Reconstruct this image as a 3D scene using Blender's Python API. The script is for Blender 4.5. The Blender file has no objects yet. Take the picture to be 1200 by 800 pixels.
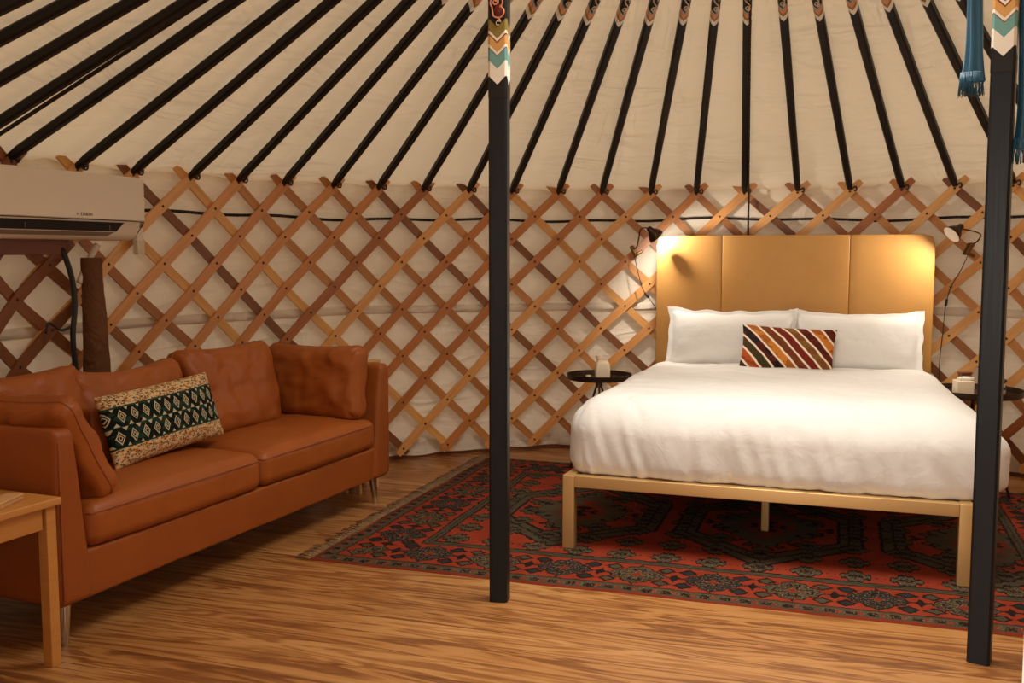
import bpy, math, random
from mathutils import Vector, Matrix, noise
PI = math.pi
C = bpy.context.scene.collection
rnd = random.Random(7)

# ------------------------------------------------------------------ node helpers
class X:
    """a scalar in a shader node tree with arithmetic"""
    def __init__(s, nt, k): s.nt, s.k = nt, k
    def _m(s, op, *a):
        n = s.nt.nodes.new('ShaderNodeMath'); n.operation = op
        for i, v in enumerate((s,) + a):
            if isinstance(v, X): s.nt.links.new(v.k, n.inputs[i])
            else: n.inputs[i].default_value = v
        return X(s.nt, n.outputs[0])
    def __add__(s, o): return s._m('ADD', o)
    __radd__ = __add__
    def __sub__(s, o): return s._m('SUBTRACT', o)
    def __rsub__(s, o): return (s * -1) + o
    def __mul__(s, o): return s._m('MULTIPLY', o)
    __rmul__ = __mul__
    def __truediv__(s, o): return s._m('DIVIDE', o)
    def abs(s): return s._m('ABSOLUTE')
    def fract(s): return s._m('FRACT')
    def floor(s): return s._m('FLOOR')
    def sin(s): return s._m('SINE')
    def sqrt(s): return s._m('SQRT')
    def min(s, o): return s._m('MINIMUM', o)
    def max(s, o): return s._m('MAXIMUM', o)
    def lt(s, o): return s._m('LESS_THAN', o)
    def gt(s, o): return s._m('GREATER_THAN', o)
    def within(s, a, b): return s.gt(a) * s.lt(b)

class Mat:
    def __init__(s, name, col=(.5, .5, .5), rough=.6, metal=0., spec=.5):
        s.m = bpy.data.materials.new(name); s.m.use_nodes = True
        s.nt = s.m.node_tree; s.b = s.nt.nodes['Principled BSDF']
        s.b.inputs['Base Color'].default_value = (*col, 1)
        s.b.inputs['Roughness'].default_value = rough
        s.b.inputs['Metallic'].default_value = metal
        s.b.inputs['Specular IOR Level'].default_value = spec
        s.tc = s.nt.nodes.new('ShaderNodeTexCoord')
    def vec(s, which='Object', scale=(1, 1, 1), rot=(0, 0, 0)):
        n = s.nt.nodes.new('ShaderNodeMapping'); s.nt.links.new(s.tc.outputs[which], n.inputs[0])
        n.inputs['Scale'].default_value = scale; n.inputs['Rotation'].default_value = rot
        return n.outputs[0]
    def xyz(s, v):
        n = s.nt.nodes.new('ShaderNodeSeparateXYZ'); s.nt.links.new(v, n.inputs[0])
        return [X(s.nt, o) for o in n.outputs]
    def noise(s, v, scale=5, detail=3, rough=.5, dist=0.):
        n = s.nt.nodes.new('ShaderNodeTexNoise'); s.nt.links.new(v, n.inputs['Vector'])
        n.inputs['Scale'].default_value = scale; n.inputs['Detail'].default_value = detail
        n.inputs['Roughness'].default_value = rough; n.inputs['Distortion'].default_value = dist
        return X(s.nt, n.outputs[0])
    def wave(s, v, scale=5, dist=2, detail=2, dscale=1, direction='Y'):
        n = s.nt.nodes.new('ShaderNodeTexWave'); s.nt.links.new(v, n.inputs['Vector'])
        n.bands_direction = direction
        n.inputs['Scale'].default_value = scale; n.inputs['Distortion'].default_value = dist
        n.inputs['Detail'].default_value = detail; n.inputs['Detail Scale'].default_value = dscale
        return X(s.nt, n.outputs['Fac'])
    def voronoi(s, v, scale=5, out='Distance'):
        n = s.nt.nodes.new('ShaderNodeTexVoronoi'); s.nt.links.new(v, n.inputs['Vector'])
        n.inputs['Scale'].default_value = scale
        return X(s.nt, n.outputs[out])
    def random(s):
        return X(s.nt, s.nt.nodes.new('ShaderNodeObjectInfo').outputs['Random'])
    def ramp(s, x, stops, mode='LINEAR'):
        n = s.nt.nodes.new('ShaderNodeValToRGB'); s.nt.links.new(x.k, n.inputs[0])
        cr = n.color_ramp; cr.interpolation = mode
        while len(cr.elements) < len(stops): cr.elements.new(.5)
        for e, (p, c) in zip(cr.elements, stops): e.position = p; e.color = (*c, 1)
        return n.outputs[0]
    def mix(s, a, b, f, blend='MIX'):
        n = s.nt.nodes.new('ShaderNodeMix'); n.data_type = 'RGBA'; n.blend_type = blend
        for i, v in ((6, a), (7, b)):
            if isinstance(v, tuple): n.inputs[i].default_value = (*v, 1)
            else: s.nt.links.new(v, n.inputs[i])
        if isinstance(f, X): s.nt.links.new(f.k, n.inputs[0])
        else: n.inputs[0].default_value = f
        return n.outputs[2]
    def color(s, sock): s.nt.links.new(sock, s.b.inputs['Base Color'])
    def rough(s, x): s.nt.links.new(x.k, s.b.inputs['Roughness'])
    def bump(s, x, strength=.3, dist=.01):
        n = s.nt.nodes.new('ShaderNodeBump'); n.inputs['Strength'].default_value = strength
        n.inputs['Distance'].default_value = dist
        s.nt.links.new(x.k, n.inputs['Height']); s.nt.links.new(n.outputs[0], s.b.inputs['Normal'])

def lin(r, g, b):
    f = lambda c: (c / 255 / 12.92) if c < 10.3 else ((c / 255 + .055) / 1.055) ** 2.4
    return (f(r), f(g), f(b))

# ------------------------------------------------------------------ mesh helpers
class MB:
    def __init__(s): s.v, s.f, s.uv, s.mi = [], [], [], []
    def add(s, vs, fs, uvs=None, mi=0):
        o = len(s.v); s.v += [tuple(p) for p in vs]
        for f in fs:
            s.f.append([i + o for i in f]); s.mi.append(mi)
            s.uv.append([uvs[i] for i in f] if uvs else [(0, 0)] * len(f))
        return s
    def xf(s, M):
        s.v = [tuple(M @ Vector(p)) for p in s.v]; return s
    def deform(s, fn):
        s.v = [tuple(fn(*p)) for p in s.v]; return s
    def build(s, name, mats, parent=None, smooth=True, loc=None, rot=None):
        me = bpy.data.meshes.new(name); me.from_pydata(s.v, [], s.f)
        ul = me.uv_layers.new(name='uv'); k = 0
        for fu in s.uv:
            for p in fu: ul.data[k].uv = p; k += 1
        for m in (mats if isinstance(mats, (list, tuple)) else [mats]): me.materials.append(m.m)
        for p, mi in zip(me.polygons, s.mi): p.material_index = mi; p.use_smooth = bool(smooth)
        if smooth == 'auto':
            import bmesh
            b = bmesh.new(); b.from_mesh(me)
            for e in b.edges: e.smooth = len(e.link_faces) < 2 or e.calc_face_angle(0) < .6
            b.to_mesh(me); b.free()
        o = bpy.data.objects.new(name, me); C.objects.link(o)
        if loc is not None: o.location = loc
        if rot is not None: o.rotation_euler = rot
        if parent is not None: o.parent = parent
        return o

def grid_axis(L, r, m, k=4):
    a = [-L / 2 + r * (1 - math.cos(PI / 2 * i / k)) if False else -L / 2 + r * i / k for i in range(k)]
    return a + [-L / 2 + r + (L - 2 * r) * i / m for i in range(m + 1)] + [-x for x in reversed(a)]

def rbox(w, d, h, r=.01, m=(2, 2, 2), k=3, mb=None, at=(0, 0, 0), mi=0):
    """rounded box centred at `at`"""
    r = min(r, w / 2 - 1e-4, d / 2 - 1e-4, h / 2 - 1e-4)
    ax = [grid_axis(L, r, n, k) for L, n in zip((w, d, h), m)]
    half = (w / 2 - r, d / 2 - r, h / 2 - r)
    idx, vs, fs = {}, [], []
    def put(p):
        key = tuple(round(c, 5) for c in p)
        if key not in idx:
            q = [max(-hh, min(hh, c)) for c, hh in zip(p, half)]
            dv = Vector([a - b for a, b in zip(p, q)])
            if dv.length > 1e-9:
                # spherify the corner zone
                t = dv / r
                t = Vector((t.x * math.sqrt(max(0, 1 - t.y**2/2 - t.z**2/2 + t.y**2*t.z**2/3)),
                            t.y * math.sqrt(max(0, 1 - t.z**2/2 - t.x**2/2 + t.z**2*t.x**2/3)),
                            t.z * math.sqrt(max(0, 1 - t.x**2/2 - t.y**2/2 + t.x**2*t.y**2/3))))
                dv = t.normalized() * r
            idx[key] = len(vs); vs.append(tuple(a + b + c for a, b, c in zip(q, dv, at)))
        return idx[key]
    for a in range(3):
        b, c = (a + 1) % 3, (a + 2) % 3
        for sgn in (-1, 1):
            A = ax[a][0] if sgn < 0 else ax[a][-1]
            for i in range(len(ax[b]) - 1):
                for j in range(len(ax[c]) - 1):
                    q = []
                    for (bi, cj) in ((i, j), (i + 1, j), (i + 1, j + 1), (i, j + 1)):
                        p = [0, 0, 0]; p[a] = A; p[b] = ax[b][bi]; p[c] = ax[c][cj]; q.append(put(p))
                    fs.append(q if sgn > 0 else q[::-1])
    mb = mb or MB()
    return mb.add(vs, fs, [(p[0], p[2]) for p in vs], mi)

def tube(path, r, n=8, mb=None, mi=0, caps=True):
    P = [Vector(p) for p in path]; N = len(P)
    rs = r if isinstance(r, (list, tuple)) else [r] * N
    t0 = (P[1] - P[0]).normalized()
    nv = t0.orthogonal().normalized(); vs, uvs, fs = [], [], []; L = 0
    for i in range(N):
        t = (P[min(i + 1, N - 1)] - P[max(i - 1, 0)]).normalized()
        nv = (nv - t * nv.dot(t)).normalized(); bv = t.cross(nv)
        if i: L += (P[i] - P[i - 1]).length
        for j in range(n):
            a = 2 * PI * j / n
            vs.append(P[i] + (nv * math.cos(a) + bv * math.sin(a)) * rs[i]); uvs.append((L, j / n))
    for i in range(N - 1):
        for j in range(n):
            fs.append((i * n + j, i * n + (j + 1) % n, (i + 1) * n + (j + 1) % n, (i + 1) * n + j))
    if caps: fs += [tuple(range(n))[::-1], tuple((N - 1) * n + j for j in range(n))]
    return (mb or MB()).add(vs, fs, uvs, mi)

def lathe(prof, n=24, mb=None, mi=0, at=(0, 0, 0)):
    vs, fs = [], []
    for (r, z) in prof:
        for j in range(n):
            a = 2 * PI * j / n; vs.append((at[0] + r * math.cos(a), at[1] + r * math.sin(a), at[2] + z))
    for i in range(len(prof) - 1):
        for j in range(n):
            fs.append((i * n + j, i * n + (j + 1) % n, (i + 1) * n + (j + 1) % n, (i + 1) * n + j))
    if prof[0][0] > 1e-5: fs.append(tuple(range(n))[::-1])
    if prof[-1][0] > 1e-5: fs.append(tuple((len(prof) - 1) * n + j for j in range(n)))
    return (mb or MB()).add(vs, fs, None, mi)

def bezier(p0, p1, p2, p3, n=16):
    p0, p1, p2, p3 = map(Vector, (p0, p1, p2, p3))
    return [p0*(1-t)**3 + p1*3*t*(1-t)**2 + p2*3*t*t*(1-t) + p3*t**3 for t in [i/n for i in range(n+1)]]

def smooth_path(pts, k=6):
    P = [Vector(p) for p in pts]; out = []
    for i in range(len(P) - 1):
        a, b, c, d = P[max(i-1, 0)], P[i], P[i+1], P[min(i+2, len(P)-1)]
        for j in range(k):
            t = j / k
            out.append(.5*((2*b) + (c-a)*t + (2*a-5*b+4*c-d)*t*t + (3*b-a-3*c+d)*t**3))
    return out + [P[-1]]

def pillow(w, h, t, nu=36, nv=24, p=2.2, q=.62, pinch=.05, flange=0., wr=.004, seed=0, sag=0., square=.0):
    """cushion standing in the XZ plane, bottom edge at z=0, front facing -Y"""
    vs, fs, uvs = [], [], []
    sd = Vector((seed * 7.1, seed * 3.3, seed))
    for side in (-1, 1):
        o = len(vs)
        for j in range(nv + 1):
            for i in range(nu + 1):
                # denser near the rim
                u = math.sin((i / nu * 2 - 1) * PI / 2 * .92) / math.sin(PI / 2 * .92)
                v = math.sin((j / nv * 2 - 1) * PI / 2 * .92) / math.sin(PI / 2 * .92)
                fu = min(1, abs(u) * w / 2 / (w / 2 - flange)) if flange else abs(u)
                fv = min(1, abs(v) * h / 2 / (h / 2 - flange)) if flange else abs(v)
                if square:
                    ru, rv = square / (w / 2), square / (h / 2)
                    du, dv = (abs(u) - (1 - ru)) / ru, (abs(v) - (1 - rv)) / rv
                    if du > 0 and dv > 0:
                        m_, l_ = max(du, dv), math.hypot(du, dv); u = math.copysign(1 - ru + ru * du * m_ / l_, u); v = math.copysign(1 - rv + rv * dv * m_ / l_, v)
                T = t / 2 * (max(0, 1 - fu ** p) * max(0, 1 - fv ** p)) ** q
                x = u * w / 2 * (1 - pinch * (1 - v * v)); z = v * h / 2 * (1 - pinch * 1.3 * (1 - u * u))
                nz = noise.noise(Vector((x * 9, z * 9, side * 2.)) + sd) + .5 * noise.noise(Vector((x * 22, z * 22, side)) + sd)
                edge = max(abs(u), abs(v)) ** 3
                y = side * (T + .003) + side * wr * nz * (1 if T > .002 else .3)
                if flange: x += .010 * noise.noise(Vector((z * 12, seed, 3))) * edge; z += .012 * noise.noise(Vector((x * 11, seed, 9))) * edge; y += .014 * noise.noise(Vector((x * 9, z * 9, seed))) * edge
                z -= sag * (1 - u * u) * max(0, v)
                vs.append((x, y, z + h / 2)); uvs.append(((u + 1) / 2, (v + 1) / 2))
        for j in range(nv):
            for i in range(nu):
                a = o + j * (nu + 1) + i; f = (a, a + 1, a + nu + 2, a + nu + 1)
                fs.append(f if side < 0 else f[::-1])
    n1 = (nu + 1) * (nv + 1)
    rim = [i for i in range(nu + 1)] + [j * (nu + 1) + nu for j in range(1, nv + 1)] + \
          [nv * (nu + 1) + i for i in range(nu - 1, -1, -1)] + [j * (nu + 1) for j in range(nv - 1, 0, -1)]
    for a, b in zip(rim, rim[1:] + rim[:1]): fs.append((b, a, a + n1, b + n1))
    m = MB().add(vs, fs, uvs); m.rim = [Vector(((vs[a][0] + vs[a + n1][0]) / 2, (vs[a][1] + vs[a + n1][1]) / 2, vs[a][2])) for a in rim]
    return m

# ------------------------------------------------------------------ object helpers
def tag(o, label, cat, group=None):
    o['label'] = label; o['category'] = cat
    if group: o['group'] = group
    return o
def thing(name, label, cat, loc=(0, 0, 0), rot=(0, 0, 0), group=None):
    o = bpy.data.objects.new(name, None); C.objects.link(o)
    o.location = loc; o.rotation_euler = rot; o.empty_display_size = .1
    return tag(o, label, cat, group)
def struct(o): o['kind'] = 'structure'; return o

# ------------------------------------------------------------------ materials
def wood(name, stops, rough=.5, which='UV', sc=(3, 45, 1), vary=.5):
    m = Mat(name, rough=rough); v = m.vec(which, sc)
    g = m.noise(v, 1.0, 4, .6, .6)
    r = m.random()
    base = m.ramp(r, stops)
    m.color(m.mix(base, (.42, .26, .16), (g - .42).max(0.) * 1.9 * vary, 'MULTIPLY'))
    m.bump(g, .15, .003); return m
M_slat = wood('lattice wood', [(0, lin(150, 84, 40)), (.25, lin(196, 122, 62)), (.55, lin(220, 152, 84)), (1, lin(232, 174, 106))], .42)
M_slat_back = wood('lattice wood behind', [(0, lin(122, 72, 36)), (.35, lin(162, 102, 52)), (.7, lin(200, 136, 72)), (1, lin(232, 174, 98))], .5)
M_knot = Mat('rawhide knot', (.035, .018, .012), .6)
M_black = Mat('black painted wood', (.011, .008, .007), .5, spec=.25)
v = M_black.vec('Object', (30, 30, 2)); M_black.bump(M_black.noise(v, 3, 3), .15, .003)
M_post = Mat('worn black post paint', rough=.33, spec=.22)
v = M_post.vec('Object', (60, 60, 1.6)); g = M_post.noise(v, 2, 4, .7); w2 = M_post.noise(M_post.vec('Object', (9, 9, 9)), 3, 5, .75)
M_post.color(M_post.mix((.011, .0115, .0135), (.10, .088, .08), ((g - .64).max(0.) * 1.6 + (w2 - .70).max(0.) * 3).min(1.)))
M_post.bump(g, .12, .003); M_post.rough(g * .25 + .27)

def canvas(name, trans, c1, c2, bs):
    m = Mat(name, rough=.85, spec=.15); vv = m.vec('UV')
    def ridge(sc, rot, scale, dist): return 1 - (m.noise(m.vec('UV', sc, (0, 0, rot)), scale, 2, .5, dist) - .5).abs() * 2
    n1 = m.noise(m.vec('UV', (1.1, 2.6, 1), (0, 0, .6)), 1.2, 3, .5, 1.6)
    n2 = ridge((1., 3.4, 1), .75, 1.1, 1.3); n4 = ridge((1., 5., 1), -.35, .9, 1.0); n5 = ridge((3.4, 1., 1), .25, .9, 1.5)
    n3 = m.noise(vv, 160, 2)
    m.color(m.mix(c1, c2, m.noise(vv, 1.3, 3)))
    msk = ((m.noise(vv, .9, 2) - .38) * 4).max(.15).min(1.)
    m.bump(n1 * .6 + msk * (n2 * n2 * n2 * .45 + n4 * n4 * n4 * .35 + n5 * n5 * n5 * .3) + n3 * .008, bs, .07)
    tr = m.nt.nodes.new('ShaderNodeBsdfTranslucent'); tr.inputs[0].default_value = (*lin(236, 212, 180), 1)
    mx = m.nt.nodes.new('ShaderNodeMixShader'); mx.inputs[0].default_value = trans
    m.nt.links.new(m.b.inputs['Normal'].links[0].from_socket, tr.inputs[1])
    m.nt.links.new(m.b.outputs[0], mx.inputs[1]); m.nt.links.new(tr.outputs[0], mx.inputs[2])
    m.nt.links.new(mx.outputs[0], m.nt.nodes['Material Output'].inputs[0]); return m
M_canvas = canvas('cream roof cloth', .30, lin(234, 221, 203), lin(224, 208, 186), 1.)
M_wallcloth = canvas('cream wall cloth', .10, lin(234, 222, 204), lin(224, 209, 188), .6)

M_floor = Mat('pine floor boards', rough=.36)
uf = (.947, -.32); ang = math.atan2(.32, .947)
v = M_floor.vec('Object', (1, 1, 1), (0, 0, ang)); a, b, _ = M_floor.xyz(v)
plank = (b / .137).floor(); fr = (b / .137).fract()
cmb = M_floor.nt.nodes.new('ShaderNodeCombineXYZ')
M_floor.nt.links.new((a * 1.15 + plank * 7.31).k, cmb.inputs[0]); M_floor.nt.links.new((b * 12 + plank * 3.7).k, cmb.inputs[1])
M_floor.nt.links.new((plank * 1.9).k, cmb.inputs[2])
g1 = M_floor.noise(cmb.outputs[0], .9, 3, .5, 1.1)
rings = ((g1 * 38).sin() * .5 + .5)
fine = M_floor.noise(M_floor.vec('Object', (2.5, 90, 1), (0, 0, ang)), 1.5, 3)
tone = M_floor.noise(cmb.outputs[0], .25, 1)
fac = rings * .36 + g1 * .5 + fine * .16 + (tone - .5) * .5
colr = M_floor.ramp(fac, [(.16, lin(92, 51, 23)), (.36, lin(134, 83, 41)), (.56, lin(164, 111, 59)), (.85, lin(188, 138, 84))])
seam = (fr.lt(.012) + fr.gt(.988)).min(1.)
M_floor.color(M_floor.mix(colr, lin(92, 50, 26), seam * .8))
M_floor.rough(fine * .14 + .27); M_floor.bump(rings * .12 + fine * .2 - seam, .12, .004)

def leather(name, c1, c2):
    m = Mat(name, rough=.42, spec=.32); v = m.vec('Object')
    n = m.noise(v, 4, 4, .6); f = m.voronoi(v, 210)
    m.color(m.mix(c1, c2, n)); m.bump(f * .25 + m.noise(v, 16, 3, .5, .6) * .9, .16, .006); m.rough(n * .25 + .32)
    return m
M_leather = leather('cognac leather', lin(154, 82, 30), lin(134, 65, 21))
M_pleather = leather('cognac cushion leather', lin(163, 88, 33), lin(138, 68, 22))
M_piping = Mat('leather seam', lin(146, 72, 26), .45)
M_chrome = Mat('polished steel', (.62, .58, .53), .18, 1.)
M_gold = Mat('brushed gold metal', lin(202, 164, 108), .36, .55)
M_gold.bump(M_gold.noise(M_gold.vec('Object', (3, 60, 60)), 4, 2), .05, .002)
M_head = Mat('tan headboard hide', rough=.5, spec=.4)
v = M_head.vec('Object'); n = M_head.noise(v, 3.2, 4, .6); wv = M_head.noise(M_head.vec('Object', (1, 1, 14)), 26, 2)
M_head.color(M_head.mix(lin(196, 146, 78), lin(176, 122, 58), n * .8 + wv * .3)); M_head.bump(wv + M_head.noise(v, 120, 2), .12, .003)
M_white = Mat('white cotton', lin(224, 220, 215), .9, spec=.12)
M_white.b.inputs['Sheen Weight'].default_value = .15
M_white.bump(M_white.noise(M_white.vec('Object'), 9, 4, .6, .5), .25, .02)
M_mattress = Mat('mattress ticking', lin(228, 220, 208), .9)
M_brass = Mat('aged brass', lin(120, 88, 52), .38, .85)
M_bronze = Mat('dark bronze lamp metal', lin(70, 48, 34), .32, .8)
M_dark = Mat('dark tray metal', lin(58, 42, 30), .32, .6)
M_rope = Mat('dark horsehair rope', (.028, .016, .011), .9)
v = M_rope.vec('UV', (1, 1, 1)); a, b, _ = M_rope.xyz(v)
M_rope.bump(((a * 260 + b * 6.283).sin()), .8, .006); M_rope.color(M_rope.mix((.045, .024, .014), (.012, .007, .005), M_rope.noise(v, 60, 2)))
M_cord = Mat('black cable', (.012, .011, .011), .45)
M_plastic = Mat('white plastic', lin(232, 220, 203), .38)
M_plastic2 = Mat('white plastic trim', lin(222, 208, 188), .35)
M_void = Mat('black vent', (.008, .007, .006), .6)
M_flap = Mat('grey louver plastic', lin(120, 104, 90), .4)
M_ceramic = Mat('cream ceramic', lin(226, 206, 178), .4)
M_table = wood('light pine table', [(0, lin(190, 128, 62)), (1, lin(196, 134, 66))], .42, 'Object', (2, 2, 30), .35)
M_crate = wood('pale rack wood', [(0, lin(206, 160, 108)), (1, lin(190, 140, 90))], .5, 'Object', (20, 20, 3), .4)
M_board = wood('brown mounting board', [(0, lin(122, 68, 38)), (1, lin(122, 68, 38))], .5, 'Object', (3, 3, 40), .5)
M_sleeve = Mat('brown canvas sleeve', rough=.85)
v = M_sleeve.vec('Object'); M_sleeve.color(M_sleeve.mix(lin(118, 74, 36), lin(92, 54, 26), M_sleeve.noise(v, 7, 3)))
M_sleeve.bump(M_sleeve.noise(M_sleeve.vec('Object', (9, 9, 7), (.5, .3, 0)), 2., 3, .5, 1.2), .6, .03)
M_silk = Mat('blue silk', rough=.36, spec=.5)
v = M_silk.vec('Object'); M_silk.color(M_silk.mix(lin(10, 90, 118), lin(3, 52, 78), M_silk.noise(M_silk.vec('Object', (40, 40, 3)), 1.5, 2)))
M_silk.b.inputs['Sheen Weight'].default_value = .3
M_jamb = Mat('white door paint', lin(240, 232, 220), .5)
M_bulb = Mat('lit bulb', (1, 1, 1), .5)
M_bulb.b.inputs['Emission Color'].default_value = (1, .86, .66, 1); M_bulb.b.inputs['Emission Strength'].default_value = 14
M_shade_in = Mat('white shade lining', (.85, .8, .72), .5)
M_clear = Mat('clear glass', (.9, .86, .8), .08); M_clear.b.inputs['Transmission Weight'].default_value = .9
# painted chevrons: UV.x = metres from the tip of the white chevron, UV.y = -.5...5 across
def chevrons(name, k, bands):
    m = Mat(name, rough=.4, spec=.25); a, b, _ = m.xyz(m.vec('UV')); t = a - b.abs() * k
    mx = bands[-1][0] * 1.2
    st = [(0, (.012, .010, .009))] + [((.1 + p / mx * .8), c) for p, c in bands] 
    m.color(m.ramp(t / mx * .8 + .1, st, 'CONSTANT')); return m
WH, OL, SA, TE, OR, BK, RD = lin(236, 226, 212), lin(140, 118, 58), lin(222, 138, 98), lin(112, 158, 152), lin(212, 158, 92), (.013, .011, .010), lin(120, 46, 26)
M_chev = chevrons('rafter chevron paint', .06, [(0, WH), (.032, OL), (.05, SA), (.075, lin(150, 170, 164)), (.09, BK)])
M_chevp = chevrons('post chevron paint', .07, [(0, WH), (.055, TE), (.098, RD), (.102, WH), (.112, OR), (.144, RD), (.15, WH), (.16, OL), (.20, BK)])
M_scroll = Mat('salmon scroll paint', lin(226, 140, 108), .5)
M_scroll_w = Mat('pale scroll paint', lin(214, 188, 160), .5)
M_scroll_d = Mat('dark red scroll paint', lin(112, 34, 20), .5)

# ------------------------------------------------------------------ the round room
CX, CY, R = .808, 3.524, 3.05
ZT = 1.69
AZ = {-7: 3.42, -6: 3.31, -5: 3.215, -4: 3.10, -3: 2.99, -2: 2.89, -1: 2.757, 0: 2.646, 1: 2.53, 2: 2.43, 3: 2.334, 4: 2.229, 5: 2.131, 6: 2.033, 7: 1.934,
      8: 1.84, 9: 1.738, 10: 1.644, 11: 1.539, 12: 1.442, 13: 1.342, 14: 1.233, 15: 1.129, 16: 1.029, 17: .93, 18: .825, 19: .735,
      20: .635, 21: .535, 22: .435}
def az(k):
    i = math.floor(k)
    if i < -7: return AZ[-7] - (k + 7) * .103
    if i >= 22: return AZ[22] - (k - 22) * .1
    return AZ[i] + (AZ[i + 1] - AZ[i]) * (k - i)
def cyl(a, r, z): return Vector((CX + r * math.cos(a), CY + r * math.sin(a), z))
DOOR_A0, DOOR_A1 = -2.05, -1.665     # opening of the doorway the camera looks through

# floor
mb = MB(); n = 96
ring = [(CX + 3.35 * math.cos(2 * PI * i / n), CY + 3.35 * math.sin(2 * PI * i / n), 0) for i in range(n)]
mb.add(ring + [(-1.4, -1.6, -.001), (2.0, -1.6, -.001), (2.0, .9, -.001), (-1.4, .9, -.001)], [tuple(range(n)), (n, n + 1, n + 2, n + 3)])
struct(mb.build('floor', M_floor, smooth=False))

# wall cloth: ring with a gap for the doorway
def wall_canvas():
    mb = MB(); na, nz = 420, 34; vs, uvs, fs = [], [], []
    a0, a1 = DOOR_A1, DOOR_A0 + 2 * PI
    for i in range(na + 1):
        a = a0 + (a1 - a0) * i / na
        for j in range(nz + 1):
            z = .025 + j / nz * 1.73
            low = max(0, 1 - z / .9)
            d = .010 * noise.noise(Vector((a * 9, z * 3.2, 1))) + (.006 + .016 * low) * noise.noise(Vector((a * 24 + z * 6, z * 7, 5)))
            if j == 0: z += .018 * noise.noise(Vector((a * 14, 0, 8)))
            vs.append(cyl(a, R + .058 + d + .012 * low, z)); uvs.append((a * R, z))
    for i in range(na):
        for j in range(nz):
            p = i * (nz + 1) + j; fs.append((p, p + 1, p + nz + 2, p + nz + 1))
    return mb.add(vs, fs, uvs)
struct(wall_canvas().build('wall_back', M_wallcloth))
# overlapping hem seam of the liner half way up
mb = MB(); vs = []; fs = []; uvs = []
for i in range(161):
    a = .4 + 2.9 * i / 160
    for z, o in ((.93, .048), (.935, .040), (.975, .040), (.98, .048)): vs.append(cyl(a, R + o, z + .012 * noise.noise(Vector((a * 3, 2, 2))))); uvs.append((a * R, z))
for i in range(160):
    for j in range(3): p = i * 4 + j; fs.append((p, p + 1, p + 5, p + 4))
struct(mb.add(vs, fs, uvs).build('trim_1', M_wallcloth))

# added dark ring outside the wall cloth hem, blocks light leaking in below
mb = MB(); vs, fs = [], []
for i in range(241):
    a = DOOR_A1 + (DOOR_A0 + 2 * PI - DOOR_A1) * i / 240
    for (r, z) in ((R + .085, .0), (R + .085, .12), (R + .12, .12), (R + .12, 0)): vs.append(cyl(a, r, z))
for i in range(240):
    for j in range(4): p = i * 4; fs.append((p + j, p + 4 + j, p + 4 + (j + 1) % 4, p + (j + 1) % 4))
struct(mb.add(vs, fs).build('hem_light_block', M_board, smooth='auto'))
# roof cloth
SL = (2.45 - ZT) / (R - 1.644); RING = .86
def roof_z(r): return ZT + .012 + SL * (R - r)
def roof_canvas():
    mb = MB(); na, nr = 480, 46; vs, uvs, fs = [], [], []
    for i in range(na + 1):
        a = 2 * PI * i / na
        ph = (a - AZ[0]) / .1003
        sag = .5 - .5 * math.cos(2 * PI * ph)
        for j in range(nr + 1):
            t = j / nr; r = R + .09 - t * (R + .09 - RING + .03)
            d = .012 * noise.noise(Vector((a * 10, r * 2.2, 3))) + .007 * noise.noise(Vector((a * 30 + r * 7, r * 9, 3)))
            low = math.exp(-max(0, R - r) / .22)
            d += low * .02 * noise.noise(Vector((a * 22, r * 12, 13)))
            vs.append(cyl(a, r, roof_z(r) + .05 - sag * .012 * t + d)); uvs.append((a * 2.2, r))
    for i in range(na):
        for j in range(nr):
            p = i * (nr + 1) + j; fs.append((p, p + nr + 1, p + nr + 2, p + 1))
    return mb.add(vs, fs, uvs)
struct(roof_canvas().build('ceiling', M_canvas))
# crown ring above the posts
mb = tube([cyl(2 * PI * i / 48, RING, roof_z(RING) + .02) for i in range(49)], .05, 10)
struct(mb.build('trim_2', M_black))

# doorway frame round the camera's view
door = bpy.data.objects.new('door_1', None); C.objects.link(door); struct(door)
ta = Vector((.975, -.2235, 0)); pr, pl = Vector((.318, .455, 0)), Vector((-.63, .67, 0))
rz = math.atan2(-.2235, .975)
for p in (pr, pl): rbox(.12, .10, 1.80, .012, at=(0, 0, .9)).build('door_jamb', M_jamb, door, 'auto', p, (0, 0, rz))
mid = (pr + pl) / 2
rbox(1.10, .10, .1, .012, at=(0, 0, 1.85)).build('door_head', M_jamb, door, 'auto', mid, (0, 0, rz))

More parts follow.
